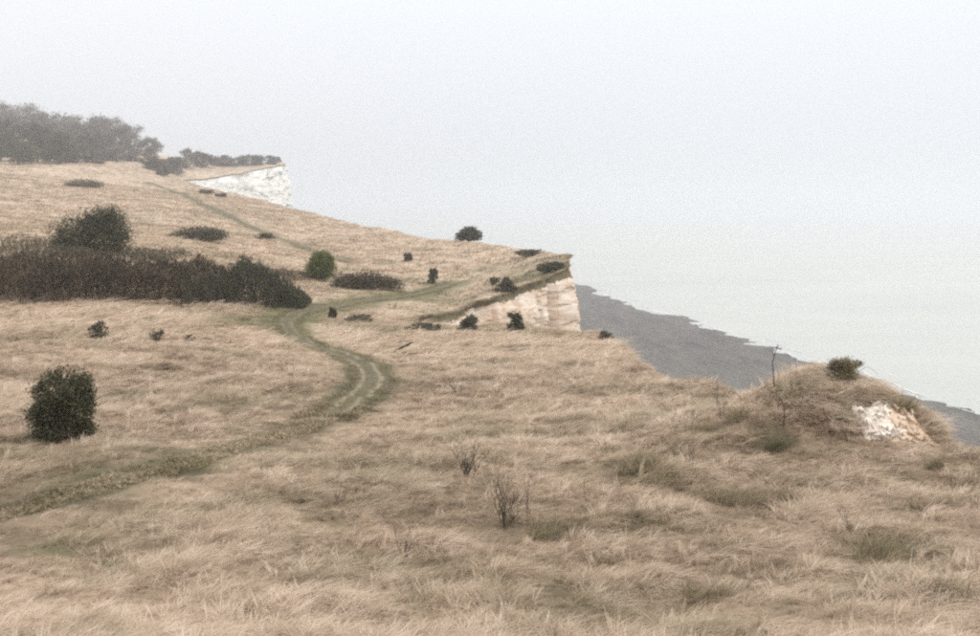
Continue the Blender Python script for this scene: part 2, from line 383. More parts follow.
def turf_masks(x, y):
    x = np.asarray(x, float); y = np.asarray(y, float)
    g = np.zeros_like(x); d = np.zeros_like(x)
    dt, it = dist_line(x, y, TRACK); du, _ = dist_line(x, y, UPPER)
    wob = 0.5 * fbm(x / 2.2, y / 2.2, 2, 71)
    k = it / len(TRACK)
    w = np.interp(k, [0, .12, .2, .5, .7, 1], [.9, 1.0, 1.35, 1.6, 2.4, 2.4])
    g = np.maximum(g, np.interp(k, [0, .14, .22, 1], [.42, .5, .85, .8]) * (1 - sstep(w * .6, w * 1.35, dt + wob)))
    g = np.maximum(g, .65 * (1 - sstep(1.0, 3.2, du + wob)))
    for px, py, a, b, gg, dd in PATCHW:
        e = np.exp(-((x - px) / a) ** 2 - ((y - py) / b) ** 2); e = e * np.clip(0.9 + 0.9 * fbm(x / (a * .5), y / (a * .5), 2, 13), 0, 1.4)
        g = g + gg * e; d = d + dd * e
    g = g + np.clip(fbm(x / 5, y / 5, 4, 41) - 0.16, 0, 1) * 1.0 + np.clip(fbm(x / 1.1, y / 1.0, 3, 43) - 0.17, 0, 1) * 0.9
    d = d + np.clip(fbm(x / 1.6, y / 1.6, 3, 47) - 0.12, 0, 1) * 0.55
    tint = 0.60 + 0.20 * fbm(x / 7, y / 7, 3, 51) + 0.18 * fbm(x / 1.1, y / 0.8, 3, 53) - d
    return np.clip(tint, 0.02, 1.0), np.clip(g, 0, 0.95), dt, it, du

# ------------------------------------------------------------------ the land
def geo(a, b, s0, r):
    out = [a]; s = s0
    while out[-1] < b: out.append(out[-1] + s); s *= r
    return out
ys = sorted(set(np.round(geo(-30, 8, 2.5, 1.0) + list(np.arange(8, 60, 0.32)) + list(np.arange(60, 86, 0.4)) + list(np.arange(86, 94, 0.11)) + list(np.arange(94, 131, 0.2))
      + geo(131, 500, 0.7, 1.012) + list(np.arange(500, 690, 1.4)) + geo(690, 1600, 6, 1.05), 3)))
ys = np.array(ys); ys = ys[np.concatenate([[True], np.diff(ys) > 0.05])]
ts = np.array([0, .12, .28] + list(np.arange(.5, 34, .3)) + geo(34, 1100, .4, 1.022))
CX = coast_x(ys)
GX = CX[:, None] - ts[None]; GY = np.repeat(ys[:, None], len(ts), 1)
GZ = ground_z(GX, GY)
GZ = GZ - 0.12 * np.exp(-ts[None] / 0.25)
ny, nt = GX.shape
i, j = np.meshgrid(np.arange(ny - 1), np.arange(nt - 1), indexing='ij')
Q = np.stack([i * nt + j, (i + 1) * nt + j, (i + 1) * nt + j + 1, i * nt + j + 1], -1).reshape(-1, 4)
tint, green, _, _, _ = turf_masks(GX, GY)
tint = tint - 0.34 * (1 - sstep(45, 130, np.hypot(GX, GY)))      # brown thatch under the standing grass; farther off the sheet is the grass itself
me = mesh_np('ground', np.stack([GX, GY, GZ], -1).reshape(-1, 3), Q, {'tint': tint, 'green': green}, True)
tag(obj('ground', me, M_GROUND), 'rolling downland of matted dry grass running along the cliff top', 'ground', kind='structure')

# ------------------------------------------------------------------ chalk cliffs below the turf edge
def cliff(name, y0, y1, mat, label, block, rough):
    k = np.nonzero((ys >= y0) & (ys <= y1))[0]
    yy = ys[k]; cx = CX[k]; ez = GZ[k, 0]
    sm = np.interp
    h = np.interp(yy, [0, 130, 600], [1.5, 2.0, 8.0])
    tx = coast_x(yy + h) - coast_x(yy - h); ty = 2 * h
    L = np.hypot(tx, ty); nx, nyv = ty / L, -tx / L
    s = np.concatenate([[0], np.cumsum(np.hypot(np.diff(cx), np.diff(yy)))])
    dep = np.array([0, .1, .25, .45] + list(np.arange(.7, 13, .24)) + geo(13, 120, .6, 1.12)) if block < 2 else np.array([0, .3] + list(np.arange(.8, 45, .8)) + geo(45, 140, 1.5, 1.1))
    zb = SEA_Z - 2
    D = dep[None] * np.ones((len(yy), 1)); Z = ez[:, None] - D
    D = np.where(Z < zb, ez[:, None] - zb, D); Z = np.maximum(Z, zb)
    SS = s[:, None] + 0 * D
    w1 = fbm(SS / (block * 2.2), Z / (block * 2.2), 3, 81) * block
    cell = _h(np.floor((SS + w1) / (block * 1.1)), np.floor((Z + 0.5 * w1) / (block * 0.8)), 83)
    cell2 = _h(np.floor((SS - w1) / (block * 3.1)), np.floor((Z + w1) / (block * 4.5)), 89)
    off = 0.02 + D * 0.13 + rough * (0.20 * cell + 0.45 * cell2 * np.where((yy > 117.5) & (yy < 124), .25, 1)[:, None] + 0.9 * fbm(SS / (block * 5), Z / (block * 9), 4, 85) + 0.35 * fbm(SS / block, Z / block, 4, 87) - 0.75 * (1 - np.abs(vn(SS / (block * 1.9) + .3 * fbm(SS / block, Z / (block * 4), 2, 91), Z / (block * 14), 93))) ** 5 + .25 * (np.floor(Z / (block * 1.7) + .4 * fbm(SS / (block * 3), Z * 0, 2, 95)) % 2))
    if block < 2: off = off - 1.1 * np.exp(-((yy - 117.75) / .30) ** 2)[:, None] + .35 * np.exp(-((yy - 119.5) / 1.2) ** 2)[:, None] - .8 * np.exp(-((yy - 109) / .9) ** 2)[:, None]
    off = off * sstep(0, block * 0.9, D) - 0.12 * np.exp(-((D - .5) / .4) ** 2) * (block < 2)
    X = cx[:, None] + nx[:, None] * off; Yc = yy[:, None] + nyv[:, None] * off
    a, b = X.shape
    i, j = np.meshgrid(np.arange(a - 1), np.arange(b - 1), indexing='ij')
    Q = np.stack([i * b + j, i * b + j + 1, (i + 1) * b + j + 1, (i + 1) * b + j], -1).reshape(-1, 4)
    me = mesh_np(name, np.stack([X, Yc, Z], -1).reshape(-1, 3), Q, {'depth': D - (0.8 * np.exp(-((yy - 121) / 2.6) ** 2))[:, None]}, False)
    tag(obj(name, me, mat), label, 'cliff', kind='structure')
cliff('near_cliff', -30, 93.05, M_CHALK, 'chalk cliff dropping from the edge of the nearest grass slope', 0.9, 0.6)
cliff('middle_cliff', 93.0, 300, M_CHALK, 'cream and buff chalk cliff face under the turf edge beyond the gully', 1.1, 0.75)
cliff('far_cliff', 298, 1000, M_CHALKW, 'far white chalk headland fading into the haze', 4.0, 2.7)

# ------------------------------------------------------------------ beach and sea
WL = np.array([(-400,130),(100,112),(222,104),(236,99),(280,95),(326,88),(400,76),(556,52),(700,20),(900,-70),(1300,-300),(2500,-1000)], float)
by = np.array(geo(-300, 150, 12, 1.0) + list(np.arange(162, 420, 1.3)) + geo(420, 2400, 2, 1.03)); 
bt = np.concatenate([-np.array(geo(0, 40, .6, 1.06))[::-1], np.array(geo(.5, 330, .5, 1.045))])
BX = np.interp(by, WL[:, 0], WL[:, 1])[:, None] - bt[None]; BY = by[:, None] + 0 * BX
BZ = SEA_Z + 0.030 * bt[None] + 0.44 * fbm(BX / 15, BY / (3.6 + BY / 110), 5, 101) * np.exp(-np.abs(bt) / 15)[None] + 0.3 * fbm(BX / 40, BY / 60, 3, 103)
BZ = np.where(bt[None] > 20, BZ + 0.02 * (bt[None] - 20), BZ)
a, b = BX.shape; i, j = np.meshgrid(np.arange(a - 1), np.arange(b - 1), indexing='ij')
Q = np.stack([i * b + j, (i + 1) * b + j, (i + 1) * b + j + 1, i * b + j + 1], -1).reshape(-1, 4)
tag(obj('beach', mesh_np('beach', np.stack([BX, BY, BZ], -1).reshape(-1, 3), Q, None, True), shingle_mat()), 'dark grey shingle beach below the cliffs', 'beach', kind='structure')
R_ = 9000.0
me = mesh_np('sea', [(-R_, -R_, SEA_Z), (R_, -R_, SEA_Z), (R_, R_, SEA_Z), (-R_, R_, SEA_Z)], np.array([[0, 1, 2, 3]]))
tag(obj('sea', me, sea_mat()), 'pale milky sea fading into white haze', 'sea', kind='structure')
# surf: lines of foam along the water's edge
fo = MB()
for k in range(80):
    y0 = rng.uniform(170, 620); ln = rng.uniform(5, 26) * (y0 / 300); off = abs(rng.normal(0, 5)) + rng.choice([0, 2], p=[.7, .3])
    s_ = np.linspace(0, 1, 14); yy = y0 + s_ * ln; w = rng.uniform(.12, .5) * np.sin(np.pi * s_) ** .6 * (0.6 + .5 * vn(s_ * 9, s_ * 0 + k, 5)) + .02
    xc = np.interp(yy, WL[:, 0], WL[:, 1]) + off + 1.2 * fbm(yy / 9, yy * 0 + k, 3, 7)
    V = np.concatenate([np.stack([xc - w, yy, np.full(14, SEA_Z + .03 + .001 * k)], -1), np.stack([xc + w, yy, np.full(14, SEA_Z + .03 + .001 * k)], -1)])
    q = np.arange(13); fo.add(V, np.stack([q, q + 14, q + 15, q + 1], -1))
tag(obj('surf', fo.mesh('surf'), plain_mat('sea_foam', (0.78, 0.78, 0.76), .5)), 'thin white lines of surf along the shingle', 'surf', kind='stuff')

# ------------------------------------------------------------------ the paths
def path_sheet(name, L, w, cols, label, rut):
    T = np.gradient(L, axis=0); T /= np.linalg.norm(T, axis=1)[:, None]; N = np.stack([-T[:, 1], T[:, 0]], -1)
    o = np.linspace(-w, w, cols); wob = 1 + .30 * fbm(np.arange(len(L)) / 4., np.zeros(len(L)), 3, 61)
    if rut: wob = wob * np.interp(np.arange(len(L)) / len(L), [0, .15, .22, 1], [.7, .75, 1, 1.1])
    P = L[:, None] + N[:, None] * (o[None, :, None] * wob[:, None, None])
    z = ground_z(P[..., 0], P[..., 1]) + (np.interp(np.arange(len(L)) / len(L), [0, .15, .22, 1], [.06, .06, .08, .08])[:, None] if rut else .08) - 0.16 * (np.abs(o)[None] / w) ** 4
    if rut: z = z - 0.07 * np.exp(-((np.abs(o)[None] - .40) / .13) ** 2)
    a, b = z.shape; i, j = np.meshgrid(np.arange(a - 1), np.arange(b - 1), indexing='ij')
    Q = np.stack([i * b + j, i * b + j + 1, (i + 1) * b + j + 1, (i + 1) * b + j], -1).reshape(-1, 4)
    r = np.exp(-((np.abs(o)[None] - .40) / .115) ** 2) * np.clip(np.interp(np.arange(a) / a, [0, .12, .22, .40, .48, .6, 1], [.0, .1, .8, .8, .5, .2, .15])[:, None] + .3 * fbm(P[..., 0], P[..., 1], 3, 3), 0, 1) if rut else 0 * z
    tn, gr, *_ = turf_masks(P[..., 0], P[..., 1])
    me = mesh_np(name, np.stack([P[..., 0], P[..., 1], z], -1).reshape(-1, 3), Q, {'rut': r, 'worn': np.interp(np.arange(a) / a, [0, .12, .22, .5, 1], [.8, .7, .15, .2, .6])[:, None] + 0 * z if rut else 0.5 + 0 * z, 'tint': tn, 'green': np.maximum(gr, .5)}, True)
    tag(obj(name, me, M_PATH), label, 'path', kind='structure')
m, n, l, b_ = new_mat('trodden_turf'); M_PATH = m
g_ = n.new('ShaderNodeNewGeometry'); nz_ = noise(n, l, 3.0, 6, .7, g_.outputs['Position'])
rg_ = ramp(n, [(.3, (0.055, 0.047, 0.020)), (.7, (0.145, 0.120, 0.055))]); l.new(nz_.outputs['Fac'], rg_.inputs[0])
rr_ = ramp(n, [(.3, (0.22, 0.17, 0.105)), (.7, (0.40, 0.32, 0.215))]); l.new(nz_.outputs['Fac'], rr_.inputs[0])
nw_ = noise(n, l, 0.9, 5, .75, g_.outputs['Position']); rw_ = ramp(n, [(.42, (0, 0, 0)), (.62, (1, 1, 1))]); l.new(nw_.outputs['Fac'], rw_.inputs[0])
mw_ = n.new('ShaderNodeMath'); mw_.operation = 'MULTIPLY'; mw_.use_clamp = True; mwa_ = n.new('ShaderNodeMath'); mwa_.inputs[1].default_value = .55; l.new(rw_.outputs[0], mwa_.inputs[0]); l.new(mwa_.outputs[0], mw_.inputs[0]); l.new(attr(n, 'worn').outputs['Fac'], mw_.inputs[1])
st_ = mixc(n, l, mw_.outputs[0], rg_.outputs[0], (0.165, 0.125, 0.065))
l.new(mixc(n, l, attr(n, 'rut').outputs['Fac'], st_, rr_.outputs[0]), b_.inputs['Base Color']); b_.inputs['Roughness'].default_value = .9
path_sheet('path', TRACK, 1.0, 23, 'green grassy track with two pale wheel ruts winding across the slope', True)
path_sheet('upper_path', UPPER, 1.3, 9, 'faint green path climbing the far hillside towards the wood', False)

# ------------------------------------------------------------------ grass: tuft shapes scattered by geometry nodes
TUFTS = bpy.data.collections.new('tuft_shapes')
def tuft(name, nb, rad, Lr, elr, bend, droop, w, spread, seg=3, seed=0):
    r = np.random.default_rng(seed); mb = MB()
    nl = max(1, nb // 7)
    for k in range(nb):
        if k % 7 == 0:
            a = r.uniform(0, 2 * np.pi); q = rad * math.sqrt(r.random()); Ll = r.uniform(*Lr); ell = r.uniform(*elr); azl = r.normal(0, spread); cl = r.random()
        L = Ll * r.uniform(.7, 1.1); el = math.radians(ell + r.normal(0, 6)); az = azl + r.normal(0, .16)
        d = np.array([math.cos(az), math.sin(az), 0]); s = np.linspace(0, 1, seg + 1); jx, jy = r.normal(0, .022, 2)
        p = np.array([q * math.cos(a) + jx, q * math.sin(a) + jy, -.05]) + d * (L * s * math.cos(el) + bend * L * s * s * .6)[:, None] + np.array([0, 0, 1]) * (L * s * math.sin(el) - droop * L * s ** 2.2)[:, None]
        ph = r.uniform(0, np.pi); sd = np.array([-math.sin(az), math.cos(az), 0]) * math.cos(ph) + np.array([math.cos(az) * .4, 0, .6]) * math.sin(ph)
        ww = w * r.uniform(.6, 1.4) * (1 - .9 * s ** 1.5)
        V = np.concatenate([p - sd * ww[:, None], p + sd * ww[:, None]]); i_ = np.arange(seg)
        mb.add(V, np.stack([i_, i_ + seg + 1, i_ + seg + 2, i_ + 1], -1), np.clip(cl + r.normal(0, .12), 0, 1))
    o = bpy.data.objects.new(name, mb.mesh(name)); o.data.materials.append(M_GRASS); TUFTS.objects.link(o)
for k in range(4): tuft('tuft_0%d' % k, 60, .24, (.30, .62), (20, 65), .55, .42, .0056, .75, 4, 100 + k)   # 0-3 wind-laid tussock
for k in range(2): tuft('tuft_0%d' % (4 + k), 45, .16, (.25, .5), (45, 85), .3, .2, .0050, 1.2, 4, 120 + k)  # 4-5 standing
tuft('tuft_06', 8, .2, (.5, .85), (60, 85), .35, .2, .0040, .6, 5, 130)                                      # 6 tall stems
for k in range(2): tuft('tuft_0%d' % (7 + k), 40, .3, (.06, .17), (35, 85), .3, .2, .0070, 2.5, 2, 140 + k)      # 7-8 short turf
tuft('tuft_09', 30, .5, (.4, .9), (25, 70), .5, .4, .013, .7, 3, 150)                                       # 9 distant tussock
tuft('tuft_10', 30, .6, (.4, .9), (20, 65), .5, .4, .020, .9, 3, 151)                                       # 10 far tussock
tuft('tuft_11', 70, .22, (.2, .5), (10, 50), .7, .4, .0056, 1.3, 4, 160)                                    # 11 flattened mat
pts = []
def scatter(y0, y1, dens, kinds, probs, s0, seed):
    r = np.random.default_rng(seed)
    for ya in np.arange(y0, y1, max(1.0, (y1 - y0) / 40)):
        yb = min(y1, ya + max(1.0, (y1 - y0) / 40))
        xl = -0.56 * yb - 3; xr = min(0.56 * yb + 3, coast_x(np.linspace(ya, yb, 9)).max())
        n_ = int((xr - xl) * (yb - ya) * dens)
        x = r.uniform(xl, xr, n_); y = r.uniform(ya, yb, n_)
        k = x < coast_x(y) - np.where(y > 116, .3, .05); pts.append(np.stack([x[k], y[k], r.choice(kinds, k.sum(), p=probs), np.full(k.sum(), s0)], -1))
NEAR = ([0, 1, 2, 3, 4, 5, 6, 11], [.16, .16, .16, .15, .05, .05, .01, .26])
scatter(6, 24, 74, *NEAR, .70, 1); scatter(24, 40, 44, *NEAR, .88, 2); scatter(40, 62, 22, *NEAR, 1.0, 3)
scatter(62, 100, 4.5, [9], [1], 1.0, 4); scatter(100, 180, 2.2, [9, 10], [.5, .5], .9, 5); scatter(180, 330, .8, [10], [1], 1.0, 6); scatter(330, 640, .14, [10], [1], 1.3, 7)
# shaggy turf hanging over the cliff edge
r = np.random.default_rng(21)
ey = np.concatenate([r.uniform(20, 90, 2600), r.uniform(93, 131, 3600)]); ex = coast_x(ey) - np.abs(r.normal(0, .35, len(ey))) - np.where(ey > 117, .25, 0)
pts.append(np.stack([ex, ey, np.where(ey < 62, r.choice([0, 1, 2, 11], len(ey)), 9), np.where(ey < 62, .75, .62)], -1))
mx_, my_ = r.uniform(8.2, 12.4, 900), r.uniform(30.2, 35, 900); mk_ = mx_ < coast_x(my_) - .1
pts.append(np.stack([mx_, my_, r.choice([0, 1, 2, 3, 4, 5, 6], 900, p=[.17, .17, .16, .15, .15, .15, .05]), r.uniform(.6, 1.15, 900)], -1)[mk_])
P4 = np.concatenate(pts)
tint, green, dt, it, du = turf_masks(P4[:, 0], P4[:, 1])
r = np.random.default_rng(22); nP = len(P4)
kT = it / len(TRACK)
onT = dt < np.interp(kT, [0, .15, .22, 1], [.65, .7, 1.0, 1.1]); keep = ~(onT & (r.random(nP) > np.interp(kT, [0, .1, .18, .5, .7, 1], [.3, .2, .0, .0, .06, .15])))
keep &= ~((np.abs(P4[:, 0] - 11.25) < .9) & (P4[:, 1] > 28.55) & (P4[:, 1] < 30.1))
keep &= ~((du < 1.2) & (r.random(nP) > .35))
P4, tint, green, dt = P4[keep], tint[keep], green[keep], dt[keep]
nP = len(P4)
x, y = P4[:, 0], P4[:, 1]
tus = fbm(x / .9, y / .75, 2, 201)
tint = np.clip(tint + .02 + .28 * tus, .02, 1)
sc = P4[:, 3] * np.clip(.95 + .95 * tus + .12 * r.normal(size=nP), .5, 1.7)
sc *= np.where(green > .45, .75, 1.0) * (0.42 + 0.58 * sstep(0.8, 3.6, dt)) * np.where((y > 93) & (coast_x(y) - x < .8), .6, 1)
wind = 0.35 + 1.3 * fbm(x / 4, y / 4, 3, 205) + .7 * r.normal(size=nP)
kind = P4[:, 2].astype(int)
z = ground_z(x, y) - 0.03
# short green turf along the track
sx_, sy_ = [], []
T_ = np.gradient(TRACK, axis=0); T_ /= np.linalg.norm(T_, axis=1)[:, None]; N_ = np.stack([-T_[:, 1], T_[:, 0]], -1)
NT = 14000; ii = np.concatenate([r.integers(0, len(TRACK), 7500), r.integers(0, int(.2 * len(TRACK)), 6500)]); oo = r.uniform(-1.2, 1.2, NT) * np.where(ii < .17 * len(TRACK), .46, 1); rutp = (np.abs(np.abs(oo) - .40) < .17) & (ii > .18 * len(TRACK))
ok = ~(rutp & (r.random(NT) < .95)); ii, oo = ii[ok], oo[ok]
tp = TRACK[ii] + N_[ii] * oo[:, None] + T_[ii] * r.uniform(-.3, .3, (len(ii), 1))
tt, tg, *_ = turf_masks(tp[:, 0], tp[:, 1])
x = np.concatenate([x, tp[:, 0]]); y = np.concatenate([y, tp[:, 1]]); z = np.concatenate([z, ground_z(tp[:, 0], tp[:, 1]) + np.interp(ii / len(TRACK), [0, .15, .22, 1], [.05, .05, .07, .07])])
sc = np.concatenate([sc, np.where((np.abs(oo) < .6) & (ii > .18 * len(TRACK)), r.uniform(.3, .5, len(ii)), r.uniform(.4, .85, len(ii)))]); wind = np.concatenate([wind, r.uniform(0, 6.28, len(ii))]); kind = np.concatenate([kind, r.choice([7, 8], len(ii))])
tint = np.concatenate([tint, np.clip(tt - .05 + .15 * np.where(ii < .17 * len(TRACK), 1, 0) + .17 * r.normal(size=len(ii)), 0, 1)]); green = np.concatenate([green, np.clip(np.maximum(tg, .40) * np.interp(ii / len(TRACK), [0, .15, .22, 1], [.7, .75, 1, 1]) + .25 * r.normal(size=len(ii)), .05, .95)])
tint = np.clip(tint + .10 * r.normal(size=len(tint)), 0, 1); edge_ = (y > 93) & (y < 132) & (coast_x(y) - x < .7); tint = np.where(edge_, tint * .62, tint); green = np.where(edge_, np.maximum(green, .45), green)
green = np.clip(green + .06 * r.normal(size=len(green)), 0, .95)
me = bpy.data.meshes.new('grass'); me.vertices.add(len(x)); me.vertices.foreach_set('co', np.stack([x, y, z], -1).astype(np.float32).ravel())
for nm, v in (('tint', tint), ('green', green), ('sc', sc)):
    q = me.attributes.new(nm, 'FLOAT', 'POINT'); q.data.foreach_set('value', v.astype(np.float32))
q = me.attributes.new('kind_index', 'INT', 'POINT'); q.data.foreach_set('value', kind.astype(np.int32))
q = me.attributes.new('rot', 'FLOAT_VECTOR', 'POINT'); rv = np.stack([.12 * np.random.default_rng(3).normal(size=len(x)), .12 * np.random.default_rng(4).normal(size=len(x)), wind], -1); q.data.foreach_set('vector', rv.astype(np.float32).ravel())
go = obj('grass', me); tag(go, 'long dry buff grass matted and combed over by the wind', 'grass', kind='stuff')
ng = bpy.data.node_groups.new('scatter_tufts', 'GeometryNodeTree')
ng.interface.new_socket('Geometry', in_out='INPUT', socket_type='NodeSocketGeometry'); ng.interface.new_socket('Geometry', in_out='OUTPUT', socket_type='NodeSocketGeometry')
N, Lk = ng.nodes, ng.links
gi, gout = N.new('NodeGroupInput'), N.new('NodeGroupOutput')
ci = N.new('GeometryNodeCollectionInfo'); ci.inputs['Collection'].default_value = TUFTS; ci.inputs['Separate Children'].default_value = True; ci.inputs['Reset Children'].default_value = True
m2p = N.new('GeometryNodeMeshToPoints'); iop = N.new('GeometryNodeInstanceOnPoints'); iop.inputs['Pick Instance'].default_value = True
def na(name, t):
    k = N.new('GeometryNodeInputNamedAttribute'); k.data_type = t; k.inputs['Name'].default_value = name; return k.outputs['Attribute']
Lk.new(gi.outputs[0], m2p.inputs[0]); Lk.new(m2p.outputs[0], iop.inputs['Points']); Lk.new(ci.outputs[0], iop.inputs['Instance'])
Lk.new(na('kind_index', 'INT'), iop.inputs['Instance Index'])
e2r = N.new('FunctionNodeEulerToRotation'); Lk.new(na('rot', 'FLOAT_VECTOR'), e2r.inputs[0]); Lk.new(e2r.outputs[0], iop.inputs['Rotation'])
Lk.new(na('sc', 'FLOAT'), iop.inputs['Scale']); Lk.new(iop.outputs[0], gout.inputs[0])
go.modifiers.new('scatter', 'NODES').node_group = ng
print('tufts', len(x))
SCAR_P = np.array([11.45, 29.75, -6.55])
# ------------------------------------------------------------------ shrubs
def lobe_points(n, lobes, seed, surf=0.4, rough=0.3):
    """points through a set of lobes (cx,cy,cz,rx,ry,rz), denser towards the outside, with an uneven outline"""
    r = np.random.default_rng(seed); lobes = np.asarray(lobes, float)
    vol = (lobes[:, 3] * lobes[:, 4] * lobes[:, 5]) ** .8; k = r.choice(len(lobes), n, p=vol / vol.sum())
    d = r.normal(size=(n, 3)); d /= np.linalg.norm(d, axis=1)[:, None]
    rad = r.random(n) ** surf
    nz = fbm(d[:, 0] * 2.3 + k * 7.7 + d[:, 2] * 1.9, d[:, 1] * 2.3 + d[:, 2] * 2.1 + k * 3.1, 3, seed)
    nz2 = fbm(d[:, 0] * 6 + k * 5.5 + d[:, 2] * 5, d[:, 1] * 6 - d[:, 2] * 5, 2, seed + 5)
    rad = rad * (1 + 1.3 * rough * nz + 1.1 * rough * nz2)
    P = lobes[k, :3] + d * rad[:, None] * lobes[k, 3:]
    return P[P[:, 2] > 0.01]
def auto_lobes(w, h, seed, n=30):
    r = np.random.default_rng(seed); L = [(0, 0, h * .40, w * .30, w * .28, h * .36), (w * .04, 0, h * .66, w * .20, w * .20, h * .24)]
    lean = r.normal(0, .10) * w
    for k in range(n):
        a = r.uniform(0, 6.283); cz = r.uniform(.06, .88); prof = math.sqrt(max(.06, 1 - ((cz - .38) / .58) ** 2)); q = r.uniform(.55, 1.0) * prof
        rr = r.uniform(.07, .15) * (1.0 if n > 20 else 1.25)
        L.append((w * .43 * q * math.cos(a) + lean * cz, w * .40 * q * math.sin(a), h * cz, w * rr, w * rr, h * rr * r.uniform(.8, 1.2)))
    return L
def stems(P, h, n, seed, r0, lean=0.0):
    mb = MB(); r = np.random.default_rng(seed); idx = r.integers(0, len(P), n)
    for i_ in idx:
        e = P[i_]; s = np.linspace(0, 1, 5); st = np.array([r.normal(0, .05 * h), r.normal(0, .05 * h), -.15])
        mid = st * .5 + e * .5 + np.array([r.normal(0, .08 * h), r.normal(0, .08 * h), .08 * h])
        C = ((1 - s) ** 2)[:, None] * st + (2 * s * (1 - s))[:, None] * mid + (s ** 2)[:, None] * e
        mb.tube(C, r0 * (1 - .8 * s), 4, r.random())
    return mb
BUSHES = {}
def bush(name, label, u, v, wpx, hpx, mat, seed, leaf=None, n=2400, surf=.4, rough=.3, lobes=None, sprays=0.12, Y=None, group=None, cat='bush', sink=0.05, parts=('stems', 'foliage'), stem_mat=None):
    p = ray_ground(u, v) if Y is None else at(u, Y)
    k = p[1] / F; w, h = wpx * k, hpx * k
    o = empty(name, (p[0], p[1], p[2] - sink * h)); tag(o, label, cat, group)
    L = auto_lobes(w, h, seed, 52 if wpx > 40 else 15) if lobes is None else [(a * w, b * w, c * h, d * w, e * w, f * h) for a, b, c, d, e, f in lobes]
    n = int(n * (1.9 if wpx > 30 else 1.35)); P = lobe_points(n, L, seed, surf, rough)
    lf = (leaf or max(.022, .75 * k)) * 1.12
    mb = MB(); cl = np.clip(.5 + .5 * fbm(P[:, 0] / (w * .12), P[:, 2] / (w * .12) + P[:, 1] / (w * .15), 2, seed) + .22 * np.random.default_rng(seed).normal(size=len(P)), 0, 1)
    mb.leaves(P, lf * np.random.default_rng(seed).uniform(.6, 1.5, len(P)), .2, cl)
    if sprays:                                   # shoots that stick out of the outline
        r = np.random.default_rng(seed + 3); m_ = int(n * sprays); Q_ = P[r.integers(0, len(P), m_)]; c = np.array([0, 0, h * .35])
        dr = Q_ - c; dr /= np.linalg.norm(dr, axis=1)[:, None] + 1e-6; Q2 = c + (Q_ - c) * r.uniform(1.0, 1.16, (m_, 1)); dr[:, 2] += .4
        Q2 = Q2[(Q2[:, 2] > .05)]; mb.leaves(Q2, lf * 1.7, 0, r.random(len(Q2)), .22, dr[:len(Q2)])
    tag(obj(parts[0], stems(P, h, 34, seed, max(.012, .012 * h)).mesh(parts[0]), stem_mat or M_BARK, o), kind='stuff')
    tag(obj(parts[1], mb.mesh(parts[1]), mat, o), kind='stuff')
    return o

bush('bush', 'dense dark evergreen bush alone on the lower left grass slope', 64, 437, 72, 80, M_EVERGREEN, 521, .036, 6200, .45, .38, sprays=.3,
     )
bush('bush', 'big dark wind-clipped bush rising behind the brown thicket', 92, 253, 80, 50, M_EVERGREEN, 302, .078, 7000, .45, .36, sprays=.25,
     lobes=[(.18,0,.5,.30,.3,.48),(-.2,0,.40,.28,.28,.40),(.33,0,.38,.16,.2,.36),(.05,0,.62,.24,.24,.34),(-.36,0,.28,.14,.18,.26),(.22,0,.8,.16,.16,.2)])
bush('bush', 'low flat dome of dark scrub on the pale hillside below the path', 197, 240, 66, 16, M_DULL, 303, .11, 3000, .5, .2,
     lobes=[(0,0,.35,.40,.3,.55),(.22,0,.3,.26,.25,.5),(-.3,0,.2,.2,.2,.3)])
bush('bush', 'low olive scrub patch high on the hillside under the wood', 84, 187, 44, 10, M_OLIVE, 304, .16, 1600, .5, .2,
     lobes=[(0,0,.35,.42,.3,.55),(.22,0,.25,.26,.25,.4),(-.3,0,.25,.2,.2,.35)])
bush('bush', 'round bright green bush at the end of the thicket by the track', 321, 281, 36, 35, M_BRIGHT, 305, .07, 4500, .45, .2, sprays=.25, lobes=[(0,0,.45,.36,.34,.42),(.2,0,.4,.24,.24,.32),(-.2,0,.38,.25,.25,.3),(.06,0,.72,.24,.24,.22),(-.12,0,.66,.2,.2,.22),(.22,0,.62,.16,.16,.18)])
bush('shrub', 'brown bare scrub spreading beside the round green bush', 366, 289, 74, 22, M_BROWN, 306, .09, 3200, .5, .35,
     lobes=[(0,0,.4,.34,.25,.5),(-.3,0,.35,.2,.2,.42),(.3,0,.28,.22,.2,.34)], cat='shrub')
bush('bush', 'tiny dark bush below the skyline, the higher of two', 408, 261, 11, 10, M_DULL, 307, None, 700)
bush('bush', 'tiny dark upright bush on open grass, the lower of two', 432, 283, 12, 16, M_DULL, 308, None, 900)
bush('bush', 'rounded dark bush standing on the skyline at the cliff edge', 469, 240, 30, 15, M_DULL, 309, None, 2600, .5, .15,
     lobes=[(0,0,.4,.38,.34,.55),(.1,0,.62,.22,.22,.35),(.25,0,.3,.22,.2,.4),(-.28,0,.25,.2,.2,.36)])
bush('shrub', 'small dark dead shrub on the grass below the thicket', 98, 338, 22, 19, M_DULL, 310, None, 800, .6, .4, cat='shrub')
bush('shrub', 'small thin brown shrub, second from the left below the thicket', 156, 343, 18, 16, M_OLIVE, 311, None, 330, .7, .45, cat='shrub')
bush('shrub', 'faint straw coloured shrub, rightmost of three below the thicket', 188, 344, 14, 11, M_OLIVE, 312, None, 200, .7, .45, cat='shrub')
bush('shrub', 'dark stumpy little shrub at the bend of the green track', 333, 318, 9, 12, M_BROWN, 313, None, 600, cat='shrub')
bush('bush', 'dark bush clinging at the foot of the chalk cliff', 517, 331, 20, 23, M_EVERGREEN, 314, .06, 2200, .45, .3)
bush('bush', 'low green bush on the slumped ground left of the chalk face', 466, 331, 26, 16, M_DULL, 315, .07, 1800, .5, .3)
